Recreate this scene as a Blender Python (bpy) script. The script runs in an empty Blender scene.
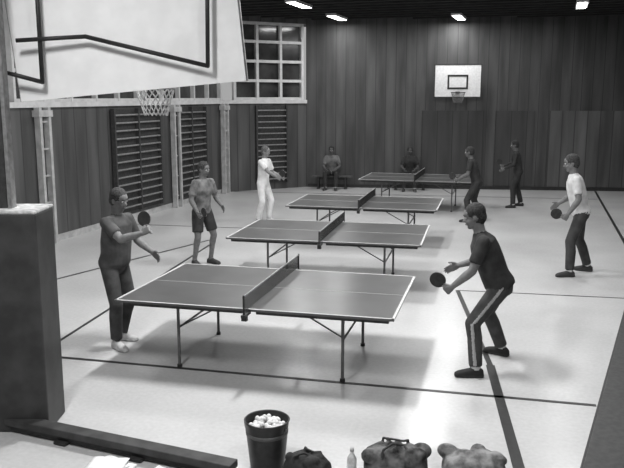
import bpy, bmesh, math, random
from mathutils import Vector, Matrix
from mathutils.bvhtree import BVHTree
random.seed(4)
V=Vector
scene=bpy.context.scene
try:
    scene.view_settings.view_transform='Standard'
except Exception: pass

# ------------------------------------------------------------ materials
def lin(g):
    g=g/255.0
    return g/12.92 if g<=0.04045 else ((g+0.055)/1.055)**2.4
def setin(b,names,v):
    for n in names:
        if n in b.inputs:
            b.inputs[n].default_value=v; return
_m={}
def M(name,g,rough=0.7,var=0.12,scale=20.0,metal=0.0,spec=0.3,stretch=(1,1,1),bump=0.0):
    key=name
    if key in _m: return _m[key]
    m=bpy.data.materials.new(name); m.use_nodes=True
    nt=m.node_tree; b=nt.nodes['Principled BSDF']
    tc=nt.nodes.new('ShaderNodeTexCoord'); mp=nt.nodes.new('ShaderNodeMapping')
    mp.inputs['Scale'].default_value=stretch
    nz=nt.nodes.new('ShaderNodeTexNoise'); nz.inputs['Scale'].default_value=scale
    nz.inputs['Detail'].default_value=3
    cr=nt.nodes.new('ShaderNodeValToRGB')
    a=lin(max(g*(1-var),0)); c=lin(min(g*(1+var),250))
    cr.color_ramp.elements[0].position=0.35; cr.color_ramp.elements[1].position=0.65
    cr.color_ramp.elements[0].color=(a,a,a,1); cr.color_ramp.elements[1].color=(c,c,c,1)
    nt.links.new(tc.outputs['Object'],mp.inputs[0]); nt.links.new(mp.outputs[0],nz.inputs['Vector'])
    nt.links.new(nz.outputs[0],cr.inputs[0]); nt.links.new(cr.outputs[0],b.inputs['Base Color'])
    b.inputs['Roughness'].default_value=rough; b.inputs['Metallic'].default_value=metal
    setin(b,['Specular IOR Level','Specular'],spec)
    if bump>0:
        bp=nt.nodes.new('ShaderNodeBump'); bp.inputs['Strength'].default_value=bump
        bp.inputs['Distance'].default_value=0.02
        nt.links.new(nz.outputs[0],bp.inputs['Height']); nt.links.new(bp.outputs[0],b.inputs['Normal'])
    _m[key]=m; return m
def emis(name,g,s):
    if name in _m: return _m[name]
    m=bpy.data.materials.new(name); m.use_nodes=True
    b=m.node_tree.nodes['Principled BSDF']
    b.inputs['Base Color'].default_value=(g,g,g,1)
    setin(b,['Emission Color','Emission'],(1,1,1,1)); b.inputs['Emission Strength'].default_value=s
    _m[name]=m; return m

def slat_mat(name,g1,g2,gline,period,axis='X',var=0.25,rough=0.45,lw=.1):
    m=bpy.data.materials.new(name); m.use_nodes=True
    nt=m.node_tree; b=nt.nodes['Principled BSDF']; N=nt.nodes.new; L=nt.links.new
    tc=N('ShaderNodeTexCoord'); sx=N('ShaderNodeSeparateXYZ'); L(tc.outputs['Object'],sx.inputs[0])
    d=N('ShaderNodeMath'); d.operation='DIVIDE'; d.inputs[1].default_value=period; L(sx.outputs[axis],d.inputs[0])
    fr=N('ShaderNodeMath'); fr.operation='FRACT'; L(d.outputs[0],fr.inputs[0])
    lt=N('ShaderNodeMath'); lt.operation='LESS_THAN'; lt.inputs[1].default_value=lw; L(fr.outputs[0],lt.inputs[0])
    fl=N('ShaderNodeMath'); fl.operation='FLOOR'; L(d.outputs[0],fl.inputs[0])
    wn=N('ShaderNodeTexWhiteNoise'); wn.noise_dimensions='1D'; L(fl.outputs[0],wn.inputs['W'])
    mp=N('ShaderNodeMapping'); mp.inputs['Scale'].default_value=(2.2,2.2,0.25); L(tc.outputs['Object'],mp.inputs[0])
    nz=N('ShaderNodeTexNoise'); nz.inputs['Scale'].default_value=1.5; nz.inputs['Detail'].default_value=5; L(mp.outputs[0],nz.inputs['Vector'])
    ad=N('ShaderNodeMath'); ad.operation='ADD'; L(nz.outputs[0],ad.inputs[0])
    mu=N('ShaderNodeMath'); mu.operation='MULTIPLY'; mu.inputs[1].default_value=var; L(wn.outputs['Value'],mu.inputs[0]); L(mu.outputs[0],ad.inputs[1])
    cr=N('ShaderNodeValToRGB'); cr.color_ramp.elements[0].position=0.38; cr.color_ramp.elements[1].position=0.80
    a,c,l=lin(g1),lin(g2),lin(gline)
    cr.color_ramp.elements[0].color=(a,a,a,1); cr.color_ramp.elements[1].color=(c,c,c,1)
    L(ad.outputs[0],cr.inputs[0])
    mx=N('ShaderNodeMixRGB'); L(lt.outputs[0],mx.inputs[0]); L(cr.outputs[0],mx.inputs[1]); mx.inputs[2].default_value=(l,l,l,1)
    L(mx.outputs[0],b.inputs['Base Color']); b.inputs['Roughness'].default_value=rough
    return m

def floor_mat():
    m=bpy.data.materials.new('sports_floor'); m.use_nodes=True
    nt=m.node_tree; b=nt.nodes['Principled BSDF']; N=nt.nodes.new; L=nt.links.new
    tc=N('ShaderNodeTexCoord')
    n1=N('ShaderNodeTexNoise'); n1.inputs['Scale'].default_value=0.6; n1.inputs['Detail'].default_value=4; L(tc.outputs['Object'],n1.inputs['Vector'])
    n2=N('ShaderNodeTexNoise'); n2.inputs['Scale'].default_value=25; n2.inputs['Detail'].default_value=3; L(tc.outputs['Object'],n2.inputs['Vector'])
    ad=N('ShaderNodeMath'); ad.operation='ADD'; L(n1.outputs[0],ad.inputs[0])
    mu=N('ShaderNodeMath'); mu.operation='MULTIPLY'; mu.inputs[1].default_value=0.5; L(n2.outputs[0],mu.inputs[0]); L(mu.outputs[0],ad.inputs[1])
    cr=N('ShaderNodeValToRGB'); cr.color_ramp.elements[0].position=0.45; cr.color_ramp.elements[1].position=1.0
    a,c=lin(182),lin(206)
    cr.color_ramp.elements[0].color=(a,a,a,1); cr.color_ramp.elements[1].color=(c,c,c,1)
    L(ad.outputs[0],cr.inputs[0]); L(cr.outputs[0],b.inputs['Base Color'])
    b.inputs['Roughness'].default_value=0.27; setin(b,['Specular IOR Level','Specular'],0.42)
    return m

# ------------------------------------------------------------ mesh builder
class MB:
    def __init__(s): s.v=[]; s.f=[]; s.t=[]
    def add(s,vs,fs,t):
        o=len(s.v); s.v+= [V(v) for v in vs]; s.f+=[tuple(i+o for i in f) for f in fs]; s.t+=[t]*len(fs)
    def box(s,c,size,t,rz=0.0,R=None):
        hx,hy,hz=[a/2 for a in size]; c=V(c)
        R=R or Matrix.Rotation(rz,3,'Z')
        vs=[c+R@V((x,y,z)) for x in(-hx,hx) for y in(-hy,hy) for z in(-hz,hz)]
        s.add(vs,[(0,1,3,2),(4,6,7,5),(0,4,5,1),(2,3,7,6),(0,2,6,4),(1,5,7,3)],t)
    def tube(s,p1,p2,r1,r2,t,n=12):
        p1=V(p1);p2=V(p2);d=(p2-p1).normalized()
        a=d.orthogonal().normalized(); b=d.cross(a)
        vs=[];
        for p,r in((p1,r1),(p2,r2)):
            for i in range(n):
                an=2*math.pi*i/n; vs.append(p+(a*math.cos(an)+b*math.sin(an))*r)
        fs=[(i,(i+1)%n,n+(i+1)%n,n+i) for i in range(n)]
        fs.append(tuple(range(n-1,-1,-1))); fs.append(tuple(range(n,2*n)))
        s.add(vs,fs,t)
    def path(s,pts,r,t,n=10):
        for i in range(len(pts)-1): s.tube(pts[i],pts[i+1],r,r,t,n)
        for p in pts[1:-1]: s.ell(p,(r,r,r),t,n=8)
    def ell(s,c,rad,t,R=None,n=12):
        c=V(c); R=R or Matrix.Identity(3); m=max(4,n//2+1)
        vs=[c+R@V((0,0,rad[2]))]
        for j in range(1,m):
            ph=math.pi*j/m
            for i in range(n):
                th=2*math.pi*i/n
                vs.append(c+R@V((rad[0]*math.sin(ph)*math.cos(th),rad[1]*math.sin(ph)*math.sin(th),rad[2]*math.cos(ph))))
        vs.append(c+R@V((0,0,-rad[2]))); fs=[]
        for i in range(n): fs.append((0,1+i,1+(i+1)%n))
        for j in range(m-2):
            for i in range(n):
                a=1+j*n+i;b_=1+j*n+(i+1)%n
                fs.append((a,a+n,b_+n,b_))
        l=len(vs)-1
        for i in range(n): fs.append((l,1+(m-2)*n+(i+1)%n,1+(m-2)*n+i))
        s.add(vs,fs,t)
    def cap(s,p1,r1,p2,r2,t,n=14):
        s.tube(p1,p2,r1,r2,t,n); s.ell(p1,(r1,)*3,t,n=n); s.ell(p2,(r2,)*3,t,n=n)
    def loft(s,secs,t,n=18,p=2.0):
        vs=[]
        for c,ax,ay,rx,ry in secs:
            for i in range(n):
                th=2*math.pi*i/n; cc,ss=math.cos(th),math.sin(th)
                cx=math.copysign(abs(cc)**(2/p),cc); sy=math.copysign(abs(ss)**(2/p),ss)
                vs.append(V(c)+V(ax)*rx*cx+V(ay)*ry*sy)
        fs=[]
        for k in range(len(secs)-1):
            for i in range(n):
                a=k*n+i;b=k*n+(i+1)%n; fs.append((a,b,b+n,a+n))
        fs.append(tuple(range(n-1,-1,-1))); o=(len(secs)-1)*n; fs.append(tuple(range(o,o+n)))
        s.add(vs,fs,t)
    def mesh(s,name,mats=None,smooth=False):
        me=bpy.data.meshes.new(name); me.from_pydata([tuple(v) for v in s.v],[],s.f)
        if mats:
            keys=list(mats.keys())
            for k in keys: me.materials.append(mats[k])
            idx={k:i for i,k in enumerate(keys)}
            me.polygons.foreach_set('material_index',[idx[t] for t in s.t])
        if smooth: me.polygons.foreach_set('use_smooth',[True]*len(s.f))
        me.update(); return me
    def obj(s,name,mats,smooth=False,loc=(0,0,0),rz=0,bevel=0,parent=None,fixn=True):
        me=s.mesh(name,mats,smooth)
        if fixn:
            bm=bmesh.new(); bm.from_mesh(me); bmesh.ops.recalc_face_normals(bm,faces=bm.faces); bm.to_mesh(me); bm.free()
        o=bpy.data.objects.new(name,me); scene.collection.objects.link(o)
        o.location=loc; o.rotation_euler=(0,0,rz)
        if bevel:
            b=o.modifiers.new('bevel','BEVEL'); b.width=bevel; b.segments=2; b.limit_method='ANGLE'
        if parent: o.parent=parent
        return o

def remesh(mb,voxel,smooth_it=2):
    me=mb.mesh('tmp')
    bm=bmesh.new(); bm.from_mesh(me); bmesh.ops.recalc_face_normals(bm,faces=bm.faces); bm.to_mesh(me); bm.free()
    o=bpy.data.objects.new('tmp',me); scene.collection.objects.link(o)
    r=o.modifiers.new('r','REMESH'); r.mode='VOXEL'; r.voxel_size=voxel; r.adaptivity=0
    if smooth_it:
        sm=o.modifiers.new('s','SMOOTH'); sm.factor=0.5; sm.iterations=smooth_it
    dg=bpy.context.evaluated_depsgraph_get()
    ev=o.evaluated_get(dg); out=bpy.data.meshes.new_from_object(ev)
    bvh=BVHTree.FromPolygons(mb.v,mb.f)
    vs=[v.co.copy() for v in out.vertices]; fs=[tuple(p.vertices) for p in out.polygons]
    tags=[]
    for p in out.polygons:
        r_=bvh.find_nearest(p.center); tags.append(mb.t[r_[2]])
    bpy.data.objects.remove(o); bpy.data.meshes.remove(me); bpy.data.meshes.remove(out)
    return vs,fs,tags

# ------------------------------------------------------------ people
def ik(a,b,l1,l2,pole):
    a=V(a);b=V(b);d=b-a;L=d.length
    mx=(l1+l2)*0.985
    if L>mx: b=a+d*(mx/L); d=b-a; L=mx
    n=d.normalized(); x=(l1*l1-l2*l2+L*L)/(2*L); h=math.sqrt(max(l1*l1-x*x,0))
    p=V(pole); p=(p-n*p.dot(n)).normalized()
    return a+n*x+p*h, b

def hand(mb,w,d,n,s,grip):
    d=d.normalized(); n=(n-d*n.dot(d)).normalized(); s=(s-d*s.dot(d)-n*s.dot(n)).normalized()
    secs=[]
    for t,rx,ry in((-0.02,.026,.021),(0.0,.028,.02),(.03,.038,.019),(.065,.042,.016),(.09,.040,.013)):
        secs.append((w+d*t,s,n,rx,ry))
    mb.loft(secs,'skin',n=14,p=2.6)
    c=1.15 if grip else 0.33
    for k,(off,ln) in enumerate(((.030,.072),(.010,.080),(-.010,.074),(-.029,.058))):
        p=w+d*(.086-abs(off-.01)*.15)+s*off; ang=0.25 if grip else 0.12
        r=.0092
        for j,fr in enumerate((.45,.31,.24)):
            ang+= c*(1,0.95,0.6)[j] if j or grip else c*0.6
            dd=d*math.cos(ang)+n*math.sin(ang); q=p+dd*ln*fr
            mb.cap(p,r,q,r*.92,'skin',n=8); p=q; r*=.92
    p=w+d*.022+s*.03; dd=(d*.65+s*.65+n*.35).normalized()
    q=p+dd*.042; mb.cap(p,.0135,q,.011,'skin',n=8)
    dd=(d*.75+s*(.0 if grip else .35)+n*(.75 if grip else .2)).normalized(); q2=q+dd*.03
    mb.cap(q,.011,q2,.009,'skin',n=8)

def person(name,loc,face,P):
    S=P.get('h',1.75)/1.75; vox=P.get('vox',0.012)
    mb=MB(); pel=V(P.get('pel',(0,0,.93))); nb=V(P.get('neck',(0,.02,1.455)))
    u=(nb-pel).normalized()
    def frame(tw):
        x=V((math.cos(tw),math.sin(tw),0)); x=(x-u*x.dot(u)).normalized(); return x,u.cross(x)
    px,py=frame(P.get('ptw',0)); sx,sy=frame(P.get('tw',0)); Ls=(nb-pel).length
    def sec(t,rx,ry,off=0):
        k=min(max(t,0),1); x=(px*(1-k)+sx*k).normalized(); y=(py*(1-k)+sy*k).normalized()
        return (pel+u*Ls*t+y*off,x,y,rx,ry)
    fat=P.get('fat',0.0); b_=P.get('broad',0.0)
    mb.loft([sec(-.22,.09,.085),sec(-.12,.15,.112),sec(0,.168,.122,-.01),sec(.12,.158,.112)],'pants')
    mb.loft([sec(-.06,.176+fat*.4,.130+fat*.4,-.005),sec(.02,.172+fat,.126+fat),sec(.2,.158+fat,.116+fat,fat*.5),sec(.45,.166+fat*.8+b_*.5,.122+fat*.8,fat*.2),
             sec(.68,.184+b_,.128+b_*.6,.005),sec(.84,.186+b_,.116+b_*.5),sec(.93,.15+b_*.5,.094,-.005),sec(1.0,.085,.07),sec(1.04,.06,.058)],'shirt',n=22)
    sh={}
    for sd,k in(('L',-1),('R',1)):
        sh[sd]=nb-u*.055+sx*(k*(.168+b_))
        mb.ell(sh[sd],(.066,.066,.066),'shirt')
        mb.cap(nb-u*.03+sx*(k*.05),.05,sh[sd],.060,'shirt')
    hy,hp=P.get('look',(0,0)); 
    hd=(u*0.6+V((0,0,1))*0.6).normalized(); hc=nb+hd*.165+V((0,.02,0))
    R=Matrix.Rotation(hy,3,'Z')@Matrix.Rotation(hp,3,'X')
    mb.cap(nb-u*.03,.060,hc+R@V((0,-.02,-.05)),.056,'skin')
    H=lambda x,y,z: hc+R@V((x,y,z))
    mb.ell(H(0,-.008,.03),(.074,.094,.09),'skin',R,n=16)
    mb.ell(H(0,.022,-.03),(.06,.068,.082),'skin',R,n=16)
    mb.ell(H(0,.062,-.088),(.027,.024,.022),'skin',R)
    mb.ell(H(0,.05,.045),(.06,.045,.05),'skin',R)
    mb.cap(H(0,.086,.012),.009,H(0,.108,-.022),.014,'skin',n=8)
    for k in(-1,1): 
        mb.ell(H(k*.077,-.004,-.005),(.012,.02,.03),'skin',R)
        mb.ell(H(k*.036,.07,-.025),(.02,.018,.02),'skin',R)
    mb.ell(H(0,-.020,.048),(.087,.102,.092),'hair',R,n=18)
    mb.ell(H(0,-.045,-.005),(.079,.074,.080),'hair',R,n=16)
    hands=[]
    for sd,k in(('L',-1),('R',1)):
        tgt=V(P['hand'+sd]); pole=V(P.get('pole'+sd,(k*.5,-.5,-.8)))
        e,w=ik(sh[sd],tgt,.285,.25,pole); a=sh[sd]
        sk='shirt' if P.get('sleeve','short')=='long' else 'skin'
        mb.cap(a,.052,e,.043,sk); m1=e+(w-e)*.3
        mb.cap(e,.043,m1,.045,sk); mb.cap(m1,.045,w,.028,sk)
        if sk=='skin':
            q=a+(e-a)*.72; mb.tube(a,q,.066,.068,'shirt',n=16)
        fd=(w-e).normalized()
        g=P.get('bat')==sd
        if g:
            d=(fd+V(P.get('batd',(0,0,0)))).normalized(); n=V(P.get('batn',(-k*.9,.3,0))); s=V(P.get('bats',(0,.3,1)))
        else:
            d=(fd+V((0,0,-.1))).normalized(); n=V((-k,0,-.2)) ; s=V((0,1,.3))
        hands.append((w,d,n,s,g))
    for sd,k in(('L',-1),('R',1)):
        f=P['foot'+sd]; hip=pel-u*.02+px*(k*.09)
        an=V((f[0],f[1],.085+f[3])) ; fa=f[2]; fdv=V((math.sin(fa),math.cos(fa),0))
        kn,an=ik(hip,an,.43,.425,P.get('knee'+sd,tuple(fdv+V((k*.15,0,0)))))
        an=V(an); pt=P.get('leg','long')
        calf=kn+(an-kn)*.32-fdv*.012
        if pt=='long':
            mb.cap(hip,.097,kn,.072,'pants',n=18); q=an+(kn-an)*.06
            mb.cap(kn,.072,calf,.072,'pants'); mb.tube(calf,q,.072,.064,'pants',n=16)
        else:
            mb.cap(hip,.086,kn,.056,'skin'); q=hip+(kn-hip)*.8
            mb.cap(hip,.098,hip+(kn-hip)*.2,.101,'pants',n=18); mb.tube(hip+(kn-hip)*.2,q,.101,.094,'pants',n=18)
            mb.cap(kn,.056,calf,.055,'skin')
        mb.cap(calf,.05,an,.036,'skin')
        mb.cap(an+V((0,0,.05)),.04,an,.041,'sock',n=12)
        if P.get('stripe'):
            out=(px*k*.9).normalized()
            for a0,b0,r0,r1 in((hip,kn,.097,.072),(kn,an+(kn-an)*.06,.074,.066)):
                o2=(out-(b0-a0).normalized()*out.dot((b0-a0).normalized())).normalized()
                mb.tube(a0+o2*(r0-.004),b0+o2*(r1-.004),.012,.012,'stripe',n=8)
        fr=V((fdv.y,-fdv.x,0)); Rf=Matrix((fr,fdv,V((0,0,1)))).transposed()
        z0=an.z-.085
        F=lambda x,y,z: V((an.x,an.y,z0))+Rf@V((x,y,z))
        secs=[(F(0,-.075,.038),.028,.03),(F(0,-.05,.045),.037,.043),(F(0,.0,.05),.04,.05),(F(0,.06,.042),.042,.042),
              (F(0,.12,.034),.047,.034),(F(0,.165,.028),.044,.028),(F(0,.195,.022),.028,.02)]
        mb.loft([(c,fr,V((0,0,1)),rx*1.05,ry*1.05) for c,rx,ry in secs],'shoe',n=16,p=2.5)
        mb.loft([(F(0,-.08,.013),fr,V((0,0,1)),.034,.012),(F(0,0,.013),fr,V((0,0,1)),.042,.0125),(F(0,.12,.013),fr,V((0,0,1)),.05,.0125),(F(0,.2,.013),fr,V((0,0,1)),.03,.012)],'sole',n=16,p=4)
    vs,fs,tg=remesh(mb,vox/ S,2)
    def app(res):
        o=len(vs); vs.extend(res[0]); fs.extend([tuple(i+o for i in f) for f in res[1]]); tg.extend(res[2])
    for w,d,n,s,g in hands:
        hm=MB(); hand(hm,w,d,n,s,g); app(remesh(hm,.0042 if vox<.014 else .006,1))
    dm=MB()
    for k in(-1,1):
        dm.ell(H(k*.031,.083,.012),(.014,.010,.010),'eye',R,n=10)
        dm.ell(H(k*.031,.0905,.012),(.006,.005,.007),'dark',R,n=8)
        dm.cap(H(k*.018,.094,.034),.0045,H(k*.048,.086,.036),.0035,'brow',n=6)
    dm.cap(H(-.022,.086,-.056),.005,H(0,.093,-.055),.0065,'mouth',n=8); dm.cap(H(.022,.086,-.056),.005,H(0,.093,-.055),.0065,'mouth',n=8)
    app((dm.v,dm.f,dm.t))
    keys=['skin','shirt','pants','hair','shoe','sole','sock','stripe','eye','dark','brow','mouth']
    D=dict(skin=150,shirt=60,pants=60,hair=60,shoe=60,sole=150,sock=190,stripe=165,eye=200,dark=40,brow=60,mouth=95)
    D.update(P.get('col',{}))
    me=bpy.data.meshes.new(name); me.from_pydata([tuple(v*S) for v in vs],[],fs)
    for kx in keys:
        var={'shirt':P.get('shirtvar',.14),'skin':.06,'pants':P.get('pantvar',.13),'hair':.25}.get(kx,.05)
        me.materials.append(M('%s_%d_%d'%(kx,D[kx],int(var*100)),D[kx],.8 if kx!='skin' else .55,var,{'shirt':9,'pants':9,'hair':60}.get(kx,20)))
    idx={k_:i for i,k_ in enumerate(keys)}
    me.polygons.foreach_set('material_index',[idx[t] for t in tg])
    me.polygons.foreach_set('use_smooth',[True]*len(fs)); me.update()
    o=bpy.data.objects.new(name,me); scene.collection.objects.link(o)
    o.location=(loc[0],loc[1],P.get('z',0)); o.rotation_euler=(0,0,face-math.pi/2)
    for w,d,n,s,g in hands:
        if not g: continue
        d=d.normalized(); n=(n-d*n.dot(d)).normalized(); s=(s-d*s.dot(d)-n*s.dot(n)).normalized()
        b=MB(); c=w+d*.078+n*.026
        b.loft([(c+s*(-.05),d,n,.014,.011),(c+s*.03,d,n,.013,.01),(c+s*.06,d,n,.016,.008)],'wood',n=12)
        cc=c+s*.13
        for t_,off in(('rubber',.004),('rubber_b',-.004),('wood',0)):
            th=.0025 if t_!='wood' else .003
            b.loft([(cc+n*(off-th),s,d,.080,.075),(cc+n*(off+th),s,d,.080,.075)],t_,n=28)
        bo=b.obj('bat',{'wood':M('bat_wood',150,.6),'rubber':M('bat_rubber',45,.6),'rubber_b':M('bat_rubber_b',55,.6)})
        bo.scale=(S,S,S); bo.parent=o
    return o

deg=math.radians
player='table_tennis_player'
person(player,(-4.55,7.2),deg(-8),dict(h=1.78,vox=.011,pel=(0,-.02,.93),neck=(0,.05,1.45),look=(deg(-5),deg(-14)),fat=.028,broad=.012,
  handR=(.17,.51,1.32),handL=(-.26,.30,1.02),bat='R',batd=(0,.2,.5),batn=(-.9,.2,0),bats=(-.5,.5,.7),
  footL=(-.14,-.08,deg(-10),0),footR=(.13,.07,deg(20),0),
  col=dict(shirt=74,pants=66,hair=66,skin=122,shoe=190,sole=210)))
person(player,(-.50,7.72),deg(182),dict(h=1.84,vox=.011,pel=(0,-.06,.84),neck=(-.02,.15,1.325),look=(deg(6),deg(-14)),tw=deg(8),fat=.022,broad=.024,
  handL=(-.22,.37,.84),handR=(.28,.36,.94),bat='L',batd=(0,.1,.0),batn=(.9,.1,.1),bats=(0,.8,-.15),
  poleL=(-.5,-.7,-.6),
  footL=(-.33,.12,deg(-12),0),footR=(.37,-.10,deg(22),0),stripe=True,
  col=dict(shirt=54,pants=68,hair=52,skin=122,shoe=45,sole=60,sock=190)))
person(player,(-5.47,11.3),deg(-25),dict(h=1.72,vox=.013,neck=(0,.05,1.45),look=(deg(8),deg(-10)),leg='short',
  handL=(-.22,.26,1.0),handR=(.25,.20,.93),bat='R',bats=(0,.8,.2),batn=(-.9,0,.2),
  footL=(-.13,.05,deg(-10),0),footR=(.14,-.05,deg(15),0),shirtvar=.22,
  col=dict(shirt=105,pants=55,hair=60,skin=110,shoe=60,sole=90,sock=110)))
person(player,(-6.05,15.6),deg(-10),dict(h=1.70,vox=.015,neck=(0,.05,1.45),look=(0,deg(-8)),
  handR=(.18,.50,1.06),handL=(-.24,.32,1.05),bat='R',bats=(0,.7,.6),batn=(-.9,0,.1),sleeve='short',shirtvar=.04,pantvar=.04,
  footL=(-.15,.05,deg(-10),0),footR=(.14,-.06,deg(15),0),
  col=dict(shirt=225,pants=225,hair=90,skin=135,shoe=200,sole=200)))
person(player,(.45,12.40),deg(188),dict(h=1.90,vox=.013,neck=(0,.11,1.44),look=(0,deg(-12)),pel=(0,-.02,.92),shirtvar=.07,fat=.01,
  handL=(-.26,.20,.91),handR=(.22,.26,1.00),bat='L',bats=(0,.8,-.3),batn=(.9,0,.2),
  footL=(-.20,.12,deg(-12),0),footR=(.22,-.20,deg(20),0),
  col=dict(shirt=205,pants=60,hair=60,skin=115,shoe=60,sole=70)))
person(player,(-.80,19.8),deg(185),dict(h=1.70,vox=.017,neck=(0,.08,1.44),look=(0,deg(-8)),sleeve='long',
  handL=(-.26,.35,1.02),handR=(.24,.36,1.05),bat='R',bats=(0,.6,.7),batn=(-.9,0,.1),
  footL=(-.2,.1,deg(-12),0),footR=(.2,-.12,deg(15),0),col=dict(shirt=52,pants=50,hair=50,skin=95,shoe=55,sole=60)))
person(player,(-1.60,17.2),deg(178),dict(h=1.70,vox=.016,neck=(0,.12,1.42),pel=(0,-.03,.90),look=(0,deg(-8)),
  handL=(-.26,.36,.98),handR=(.24,.34,1.02),bat='L',bats=(0,.7,.5),batn=(.9,0,.1),
  footL=(-.2,.12,deg(-12),0),footR=(.2,-.12,deg(15),0),col=dict(shirt=48,pants=50,hair=50,skin=95,shoe=55,sole=60)))
seat=dict(pel=(0,-.02,.53),neck=(0,.10,1.03),footL=(-.16,.46,deg(-8),0),footR=(.16,.42,deg(8),0),kneeL=(-.2,.8,1),kneeR=(.2,.8,1),
  handL=(-.17,.36,.65),handR=(.17,.36,.65),vox=.017,h=1.72,look=(0,deg(-8)))
WBY=lambda x: 22.4+(x+7.25)*(1.9/10.15)
for x,c in((-6.35,dict(shirt=110,pants=55,skin=95,hair=50)),(-4.05,dict(shirt=55,pants=52,skin=80,hair=50))):
    d=dict(seat); d['col']=c; person('seated_spectator',(x,WBY(x)-.42),deg(-80),d)

# ------------------------------------------------------------ room shell
wood=slat_mat('wall_boards',52,90,46,.30,var=.10,lw=.06)
woodr=slat_mat('wall_boards_right',54,90,46,.30,var=.12,lw=.07)
woodl=slat_mat('wall_boards_left',64,96,54,.40,var=.12,lw=.07)
doorm=slat_mat('door_boards',46,72,40,.45,var=.1,lw=.05)
panelm=slat_mat('panel_boards',66,104,58,.36,var=.12,lw=.08)
white=M('white_paint',205,.6,.04,6)
off=M('offwhite_paint',175,.6,.08,6)
glass=M('window_glass',60,.12,.35,1.2,spec=.5)
dark=M('dark_paint',50,.5,.1)
def wallseg(name,p1,p2,z0,z1,mat,th=.2,side=1,off_=0):
    p1=V((*p1,0));p2=V((*p2,0)); d=p2-p1; L=d.length; a=math.atan2(d.y,d.x)
    b=MB(); b.box((L/2,side*(th/2+off_),(z0+z1)/2),(L,th,z1-z0),'m')
    return b.obj(name,{'m':mat},loc=(p1.x,p1.y,0),rz=a)
def lerp(p,q,t): return (p[0]+(q[0]-p[0])*t,p[1]+(q[1]-p[1])*t)
CE=5.05
b=MB(); b.box((-3.2,10.9,-.1),(14,28,.2),'m'); b.obj('floor',{'m':floor_mat()})
A=(-9.05,-2.5);Bp=(-9.1,20.4);Cc=(-7.25,22.4);D2=(2.9,24.3);E=(2.9,-2.5)
wallseg('wall_left',A,Bp,0,2.66,woodl,side=1)
wallseg('wall_left_header',A,Bp,4.9,CE,woodl,side=1)
wallseg('wall_left_bay',Bp,Cc,0,2.66,woodl,side=1)
wallseg('wall_left_bay_header',Bp,Cc,4.9,CE,woodl,side=1)
wallseg('wall_back',Cc,D2,0,CE,wood,side=1)
wallseg('wall_right',D2,E,0,CE,woodr,side=1)
cm=M('ceiling_boards',62,.8,.15,4); cs=M('ceiling_slat',45,.8,.1,4)
b=MB(); b.box((-3.2,10.9,CE+.1),(13,28,.2),'m')
y=-2.0
while y<24.0:
    x0=-9.0; x1=2.85
    if y>20.2: x0=-9.0+(y-20.2)*.93
    if y>22.2: x0=max(x0,-7.0+(y-22.2)*5.3)
    b.box(((x0+x1)/2,y,CE-.03),(x1-x0,.12,.06),'s'); y+=.55
b.obj('ceiling',{'m':cm,'s':cs})
def window(name,p1,p2,z0,z1,cols,rows,fw=.07):
    p1=V((*p1,0));p2=V((*p2,0)); d=p2-p1; L=d.length; a=math.atan2(d.y,d.x)
    b=MB(); b.box((L/2,.12,(z0+z1)/2),(L,.02,z1-z0),'g')
    for i in range(cols+1): b.box((min(max(L*i/cols,fw/2),L-fw/2),.07,(z0+z1)/2),(fw,.14,z1-z0),'w')
    for j in range(rows+1): b.box((L/2,.07,min(max(z0+(z1-z0)*j/rows,z0+fw/2),z1-fw/2)),(L-.002,.12,fw),'w')
    return b.obj(name,{'g':glass,'w':white},loc=(p1.x,p1.y,0),rz=a)
for i in range(5):
    window('window_%d'%(i+1),lerp(A,Bp,i/5+.006),lerp(A,Bp,(i+1)/5-.006),2.66,4.9,5,4,.06)
window('window_6',lerp(Bp,Cc,.12),lerp(Bp,Cc,.97),2.66,4.9,3,4,.08)
def trim(name,p1,p2,z,h,th,mat):
    return wallseg(name,p1,p2,z,z+h,mat,th=th,side=-1)
trim('trim_1',A,Bp,2.56,.10,.06,white); trim('trim_2',Bp,Cc,2.56,.10,.06,white)
trim('baseboard_left',A,Bp,0,.12,.03,off)
trim('baseboard_back',lerp(Cc,D2,.005),lerp(Cc,D2,.995),0,.10,.03,dark)
def door(name,t0,t1,h,m=doorm):
    return wallseg(name,lerp(Cc,D2,t0),lerp(Cc,D2,t1),.11,h,m,th=.03,side=-1,off_=.002)
door('door_1',.34,.52,2.35); door('door_2',.55,.66,2.35); door('wall_back_panel',.70,.985,2.35,panelm)
for Y in(6.6,12.0,17.2,20.2):
    b=MB()
    for dy in(-.13,.13): b.box((0.07,dy,1.28),(.12,.07,2.56),'w')
    for j in range(5): b.box((.07,0,.3+j*.5),(.04,.2,.03),'w')
    b.box((.07,0,2.45),(.16,.4,.12),'w')
    b.obj('wall_post',{'w':off},loc=(-9.05,Y,0))
def wallbars(x,y,w,rz,n=1):
    b=MB()
    for i in range(n+1): b.box((.06,-w/2+i*w/n,1.35),(.10,.05,2.3),'d')
    b.box((.01,0,1.35),(.01,w,2.3),'b')
    for j in range(13): b.tube((.08,-w/2,.32+j*.17),(.08,w/2,.32+j*.17),.02,.02,'r',n=8)
    return b.obj('wall_bars',{'d':M('bar_frame',66,.5),'b':M('bar_back',60,.7),'r':M('bar_rungs',125,.4)},loc=(x,y,0),rz=rz)
wallbars(-9.06,15.4,2.0,0,2); wallbars(-9.07,18.1,1.7,0,2)
bx,by=lerp(Bp,Cc,.55); wallbars(bx+.02,by-.02,1.0,math.atan2(2.0,1.85)-math.pi/2,1)
lm=M('floor_line_dark',46,.4,.1)
def fline(p,q,w,name='floor_line'):
    d=V((q[0]-p[0],q[1]-p[1],0)); L=d.length
    b=MB(); b.box((L/2,0,.0015),(L,w,.003),'m'); return b.obj(name,{'m':lm},loc=(p[0],p[1],0),rz=math.atan2(d.y,d.x))
fline((-5.2,6.6),(.50,6.97),.05)
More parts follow.
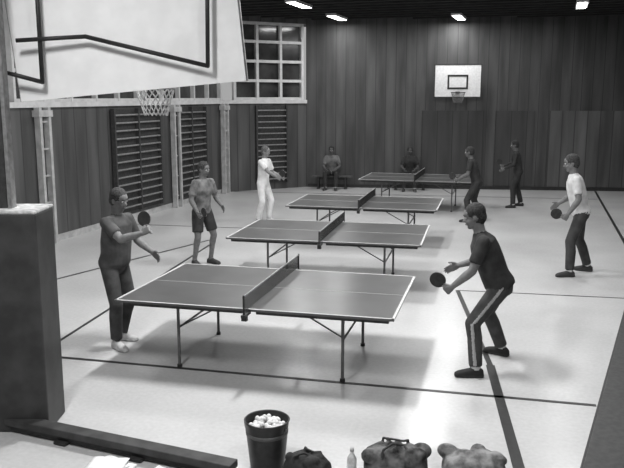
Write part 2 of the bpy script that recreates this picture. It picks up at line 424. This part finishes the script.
fline((-7.3,9.0),(-6.3,13.3),.05)
fline((1.27,23.9),(1.5,10.5),.06)
fline((-1.20,10.8),(-.5,7.76),.06); fline((-.5,7.76),(.05,4.6),.09)
fline((-5.2,6.6),(-6.1,13),.04); fline((-8.9,20.6),(1.25,22.0),.05)
fline((-1.2,10.8),(1.48,11.1),.03); fline((-8.9,14.5),(-5.0,14.9),.04)

# ------------------------------------------------------------ tables
def table_mesh():
    b=MB(); L=2.80;W=1.74
    for k in(-1,1):
        b.box((k*L/4,0,.748),(L/2-.004,W,.022),'top')
        b.box((k*L/4,0,.715),(L/2-.12,W-.12,.04),'rail')
        z=.7603
        b.box((k*(L/2-.012),0,z),(.024,W,.004),'line')
        for j in(-1,1): b.box((k*L/4,j*(W/2-.010),z),(L/2-.006,.020,.004),'line')
        b.box((k*L/4,0,z),(L/2-.006,.005,.003),'line')
        for j in(-1,1):
            b.tube((k*.86,j*.56,0.015),(k*.86,j*.56,.71),.016,.016,'leg'); b.tube((k*.86,j*.56,0),(k*.86,j*.56,.03),.026,.024,'foot')
            b.tube((k*.86,j*.50,.42),(k*.35,j*.50,.70),.009,.009,'leg',n=6)
        b.tube((k*.86,-.56,.42),(k*.86,.56,.42),.011,.011,'leg')
    hw=W/2+.12
    b.box((0,0,.76+.1525),(.008,hw*2,.016),'tape')
    n=90
    for i in range(n+1): b.box((0,-hw+2*hw*i/n,.76+.08),(.003,.004,.15),'net')
    for j in range(9): b.box((0,0,.768+.0165*j),(.003,hw*2,.004),'net')
    for j in(-1,1):
        b.tube((0,j*hw,.72),(0,j*hw,.925),.010,.010,'post'); b.box((0,j*(W/2+.06),.725),(.04,.18,.025),'post')
        b.box((0,j*(hw-.02),.70),(.05,.05,.05),'post')
    me=b.mesh('table_tennis_table',{'top':M('table_top',84,.28,.06,3,spec=.5),'rail':M('table_rail',55,.5),'line':M('table_line',190,.5,.03),
      'leg':M('table_leg',100,.4,.05,metal=.2),'foot':dark,'net':M('net_cord',50,.8),'tape':M('net_tape',165,.7),'post':M('net_post',50,.5)})
    bm=bmesh.new(); bm.from_mesh(me); bmesh.ops.recalc_face_normals(bm,faces=bm.faces); bm.to_mesh(me); bm.free()
    return me
tm=table_mesh()
for x,y,a in((-2.74,7.36,3.5),(-3.10,10.87,5),(-3.36,14.2,4),(-3.15,19.0,2)):
    o=bpy.data.objects.new('table_tennis_table',tm); scene.collection.objects.link(o); o.location=(x,y,0); o.rotation_euler=(0,0,deg(a))

# ------------------------------------------------------------ basketball things
ang=math.atan2(1.9,10.15)
def hoop_ring(bb,c,R0,hz,t1,t2,nn_=20):
    c=V(c)
    for i in range(nn_):
        a0=2*math.pi*i/nn_;a1=2*math.pi*(i+1)/nn_
        p=lambda a,r,z: c+V((r*math.cos(a),r*math.sin(a),z))
        bb.tube(p(a0,R0,0),p(a1,R0,0),.010,.010,t1,n=6)
        for zz in range(3):
            f0=1-.14*zz; f1=1-.14*(zz+1); z0=-hz*zz/3; z1=-hz*(zz+1)/3
            bb.tube(p(a0,R0*f0,z0),p(a1,R0*f1,z1),.004,.004,t2,n=4); bb.tube(p(a1,R0*f0,z0),p(a0,R0*f1,z1),.004,.004,t2,n=4)
bb=MB()
bb.box((0,-.45,3.21),(1.35,.04,.95),'w')
for sx_ in(-1,1): bb.box((sx_*.665,-.475,3.21),(.022,.012,.95),'k')
for z in(2.745,3.675): bb.box((0,-.475,z),(1.35,.012,.022),'k')
for sx_ in(-1,1): bb.box((sx_*.27,-.475,3.18),(.05,.012,.38),'k')
for z in(3.0,3.36): bb.box((0,-.475,z),(.59,.012,.05),'k')
for sx_ in(-1,1): 
    bb.tube((sx_*.4,-.43,3.4),(sx_*.4,-.01,3.5),.025,.025,'k'); bb.tube((sx_*.4,-.43,2.95),(sx_*.4,-.01,2.9),.025,.025,'k')
hoop_ring(bb,(0,-.8,2.88),.2,.3,'k','n')
bb.box((0,-.53,2.88),(.12,.16,.05),'k')
hx=-2.82
bb.obj('basketball_hoop',{'w':M('backboard_white',225,.4,.03),'k':M('backboard_black',45,.5),'n':M('hoop_net',110,.8)},loc=(hx,WBY(hx),0),rz=ang)

root=bpy.data.objects.new('basketball_stand',None); scene.collection.objects.link(root)
b=MB(); c=V((-4.20,5.12,0)); ra=deg(17)
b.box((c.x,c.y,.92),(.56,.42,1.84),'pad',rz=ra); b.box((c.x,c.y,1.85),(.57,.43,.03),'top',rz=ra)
o=b.obj('padded_column',{'pad':M('pad_vinyl',62,.5,.12,5),'top':M('pad_top_lit',190,.6)},bevel=.02,parent=root)  # pale top slab: light on the pad's upper edge painted into its colour
b=MB()
b.box((c.x-.05,c.y,3.0),(.10,.14,2.3),'s',rz=ra); b.box((c.x+.04,c.y-.02,3.0),(.03,.10,2.3),'l',rz=ra)
b.box((c.x-.13,c.y,3.0),(.02,.1,2.3),'l',rz=ra)
b.obj('post',{'s':M('stand_post',60,.5),'l':M('stand_post_light',120,.5)},parent=root)
BL=V((-4.28,5.46,2.71)); BR=V((-2.48,6.03,2.885)); dx=(BR-BL).normalized(); nn=V((dx.y,-dx.x,0)).normalized()
up=nn.cross(dx)*1.0
if up.z<0: up=-up
Lb=(BR-BL).length; Rb=Matrix((dx,-nn,up)).transposed()
b=MB(); cen=BL+dx*Lb/2+up*.53
b.box(cen,(Lb,.04,1.06),'w',R=Rb)
for s_ in(-1,1): b.box(cen+dx*s_*(Lb/2)-nn*.03,(.03,.05,1.06),'g',R=Rb)
b.obj('backboard',{'w':M('board_white',236,.45,.02,5),'g':M('board_edge',150,.5)},parent=root)
b=MB(); r=.018
b.path([V((-2.72,5.83,3.85)),V((-2.73,5.82,3.0)),V((-3.68,5.53,3.235)),V((-4.19,5.32,3.2))],r,'k')
b.path([V((-4.03,5.41,3.9)),V((-4.03,5.41,2.87)),V((-4.36,5.25,2.97))],r,'k')
b.obj('support_frame',{'k':M('frame_black',45,.5)},smooth=True,parent=root)
b=MB(); rc=V((-3.52,6.36,2.83)); hoop_ring(b,rc,.18,.25,'k','n',18)
b.tube(rc+V((.06,-.17,0)),V((-3.40,5.80,2.86)),.02,.02,'k'); b.tube(rc+V((-.06,-.17,0)),V((-3.48,5.78,2.86)),.02,.02,'k')
b.obj('hoop_and_net',{'k':M('hoop_ring_grey',120,.5),'n':M('hoop_net_white',175,.8)},parent=root)

# ------------------------------------------------------------ foreground things
def bench(p,q,h,w,mt,ml,name='gym_bench'):
    d=V((q[0]-p[0],q[1]-p[1],0)); L=d.length; b=MB()
    b.box((L/2,0,h-.02),(L,w,.04),'t'); b.box((L/2,0,h-.08),(L-.3,.05,.09),'l')
    n=max(2,int(L/1.4)+1)
    for i in range(n):
        x=.2+(L-.4)*i/(n-1); b.box((x,0,(h-.04)/2),(.05,w*.9,h-.04),'l'); b.box((x,0,.02),(.09,w*1.05,.04),'l')
    return b.obj(name,{'t':mt,'l':ml},loc=(p[0],p[1],0),rz=math.atan2(d.y,d.x),bevel=.006)
for xa,xb in((-6.95,-5.75),(-4.65,-3.45)):
    bench((xa,WBY(xa)-.40),(xb,WBY(xb)-.40),.40,.26,M('bench_top',80,.5),dark)
b=MB(); p=V((-4.45,4.98,0)); q=V((-2.10,4.76,0)); d=q-p; L=d.length
b.box((L/2,0,.09),(L,.13,.06),'t'); b.box((L/2,0,.04),(L-.1,.09,.05),'l')
for i in range(4): b.box((.1+(L-.2)*i/3,0,.015),(.12,.18,.03),'l')
b.obj('low_balance_beam',{'t':M('beam_dark',62,.5,.15,8),'l':dark},loc=p,rz=math.atan2(d.y,d.x),bevel=.008)
b=MB(); X=V((1,0,0));Y=V((0,1,0))
prof=[(0,.125),(.02,.13),(.36,.165),(.38,.172),(.385,.165),(.375,.158),(.05,.12)]
b.loft([(V((0,0,z)),X,Y,r_,r_) for z,r_ in prof],'d',n=36)
b.loft([(V((0,0,.27)),X,Y,.1585,.1585),(V((0,0,.30)),X,Y,.1615,.1615)],'s',n=36)
for i in range(16):
    a0=math.pi*i/16;a1=math.pi*(i+1)/16
    b.tube((.17*math.cos(a0),-.06*math.sin(a0)-.02,.36-.12*math.sin(a0)),(.17*math.cos(a1),-.06*math.sin(a1)-.02,.36-.12*math.sin(a1)),.005,.005,'h',n=6)
for i in range(60):
    a0=random.uniform(0,6.28); r0=.125*math.sqrt(random.random()); b.ell((r0*math.cos(a0),r0*math.sin(a0),.33+.03*(1-r0/.13)+random.uniform(0,.02)),(.02,.02,.02),'w',n=10)
b.obj('bucket_of_table_tennis_balls',{'d':M('bucket_plastic',48,.4),'s':M('bucket_band',90,.5),'h':M('bucket_handle',110,.5),'w':M('ball_white',225,.4,.02)},smooth=True,loc=(-1.93,5.00,0))
def bag(name,loc,size,rz,g,var,sg,straps=True):
    mb=MB(); l,w,h=size; Z=V((0,0,1))
    secs=[]
    for t,k in((-.5,.62),(-.46,.82),(-.25,1.0),(0,.90),(.25,.98),(.46,.78),(.5,.6)):
        secs.append((V((l*t,0,h*.5*k*.98)),Y,Z,w/2*k,h/2*k))
    mb.loft(secs,'b',n=24,p=2.4)
    for k in range(11): mb.ell((random.uniform(-.42,.42)*l,random.uniform(-.3,.3)*w,h*random.uniform(.7,.86)),(l*random.uniform(.08,.22),w*random.uniform(.1,.25),h*random.uniform(.12,.24)),'b',Matrix.Rotation(random.uniform(-1,1),3,'Z'))
    if straps:
      for sy_ in(-1,1):
        pts=[V((-l*.22,sy_*w*.47,h*.5)),V((-l*.2,sy_*w*.33,h*1.0)),V((-l*.05,sy_*w*.12,h*1.08)),V((l*.12,sy_*w*.1,h*1.05)),V((l*.2,sy_*w*.33,h*.96)),V((l*.22,sy_*w*.47,h*.5))]
        mb.path(pts,.010,'s')
    vs,fs,tg=remesh(mb,.008,1)
    m2=MB(); m2.v=vs;m2.f=fs;m2.t=tg
    return m2.obj(name,{'b':M(name+'_fabric',g,.85,var,11,bump=.8),'s':M(name+'_strap',sg,.7)},smooth=True,loc=(loc[0],loc[1],0),rz=rz,fixn=False)
bag('sports_bag',(-.97,5.10),(.46,.30,.27),deg(12),78,.55,60)
bag('folded_jacket',(-.42,5.22),(.44,.30,.24),deg(16),120,.3,150,False)
bag('backpack',(-1.58,4.90),(.32,.26,.20),deg(-10),50,.2,50)
b=MB(); b.loft([(V((0,0,z)),X,Y,r_,r_) for z,r_ in((0,.03),(.01,.035),(.15,.035),(.19,.014),(.21,.013))],'p',n=18)
b.loft([(V((0,0,z)),X,Y,.016,.016) for z in(.205,.23)],'c',n=14)
b.obj('water_bottle',{'p':M('bottle_plastic',215,.2),'c':M('bottle_cap',190,.4)},smooth=True,loc=(-1.28,5.03,0))
def papers(x,y,w,l,rz,sd):
    rnd=random.Random(sd); me=MB(); n=8
    for lay in range(4):
        vs=[];fs=[]; a_=rnd.uniform(-.5,.5); ox=rnd.uniform(-.06,.06); oy=rnd.uniform(-.02,.02); ph=rnd.uniform(0,6)
        for i in range(n+1):
            for j in range(n+1):
                u_=(i/n-.5)*w;v_=(j/n-.5)*l
                vs.append((ox+u_*math.cos(a_)-v_*math.sin(a_),oy+u_*math.sin(a_)+v_*math.cos(a_),.006+.012*lay+.005*math.sin(9*u_/w+ph)))
        for i in range(n):
            for j in range(n):
                q_=i*(n+1)+j; fs.append((q_,q_+n+1,q_+n+2,q_+1))
        me.add(vs,fs,'w')
    o=me.obj('loose_papers',{'w':M('paper_white',240,.9,.03)},smooth=True,loc=(x,y,0.0),rz=rz)
    s_=o.modifiers.new('t','SOLIDIFY'); s_.thickness=.002; s_.offset=1
    return o
papers(-3.0,4.60,.28,.19,deg(-4),1); papers(-2.54,4.56,.28,.18,deg(-6),2)
b=MB(); p=V((.36,5.69,0)); q=V((.97,9.93,0)); d=(q-p).normalized(); a=math.atan2(d.y,d.x)
b.box((2.2,-.62,.1),(6.6,1.24,.2),'m'); b.box((2.2,-.62,.2),(6.55,1.2,.02),'t')
b.obj('landing_mat',{'m':M('mat_side',50,.5,.1),'t':M('mat_top',62,.5,.1)},loc=(p.x-d.x*1.0,p.y-d.y*1.0,0),rz=a,bevel=.02)

# ------------------------------------------------------------ lamps
em=emis('tube_glow',1.0,8.0)
lm_pos=[(-6.0,18.0,60),(-5.95,21.2,50),(-2.68,22.1,60),(.49,20.1,50),(-2.4,16.0,110),(-6.0,14.5,60),(.6,14.0,60),
 (-2.65,7.5,215),(-2.9,11.3,150),(-6.4,7.6,45),(.9,7.6,40),(-6.4,11,40),(.9,11,40),(-3.0,3.0,130),(0.5,3.0,60)]
for x,y,e in lm_pos:
    b=MB(); b.box((0,0,.03),(.28,1.3,.06),'h'); b.box((0,0,-.005),(.22,1.24,.012),'e')
    o=b.obj('ceiling_lamp',{'h':white,'e':em},loc=(x,y,CE-.125))
    L=bpy.data.lights.new('lamp_light','AREA'); L.shape='RECTANGLE'; L.size=.3; L.size_y=1.0; L.energy=e
    lo=bpy.data.objects.new('lamp_light',L); scene.collection.objects.link(lo); lo.parent=o; lo.location=(0,0,-.03)
w=bpy.data.worlds.new('World'); scene.world=w; w.use_nodes=True
bg=w.node_tree.nodes['Background']; bg.inputs[0].default_value=(1,1,1,1); bg.inputs[1].default_value=.38

cam=bpy.data.cameras.new('Camera'); co=bpy.data.objects.new('Camera',cam); scene.collection.objects.link(co)
co.location=(0,0,2.75); co.rotation_euler=(deg(90-10.22),0,deg(17.5)); cam.lens=760*36/624; cam.sensor_width=36
scene.camera=co
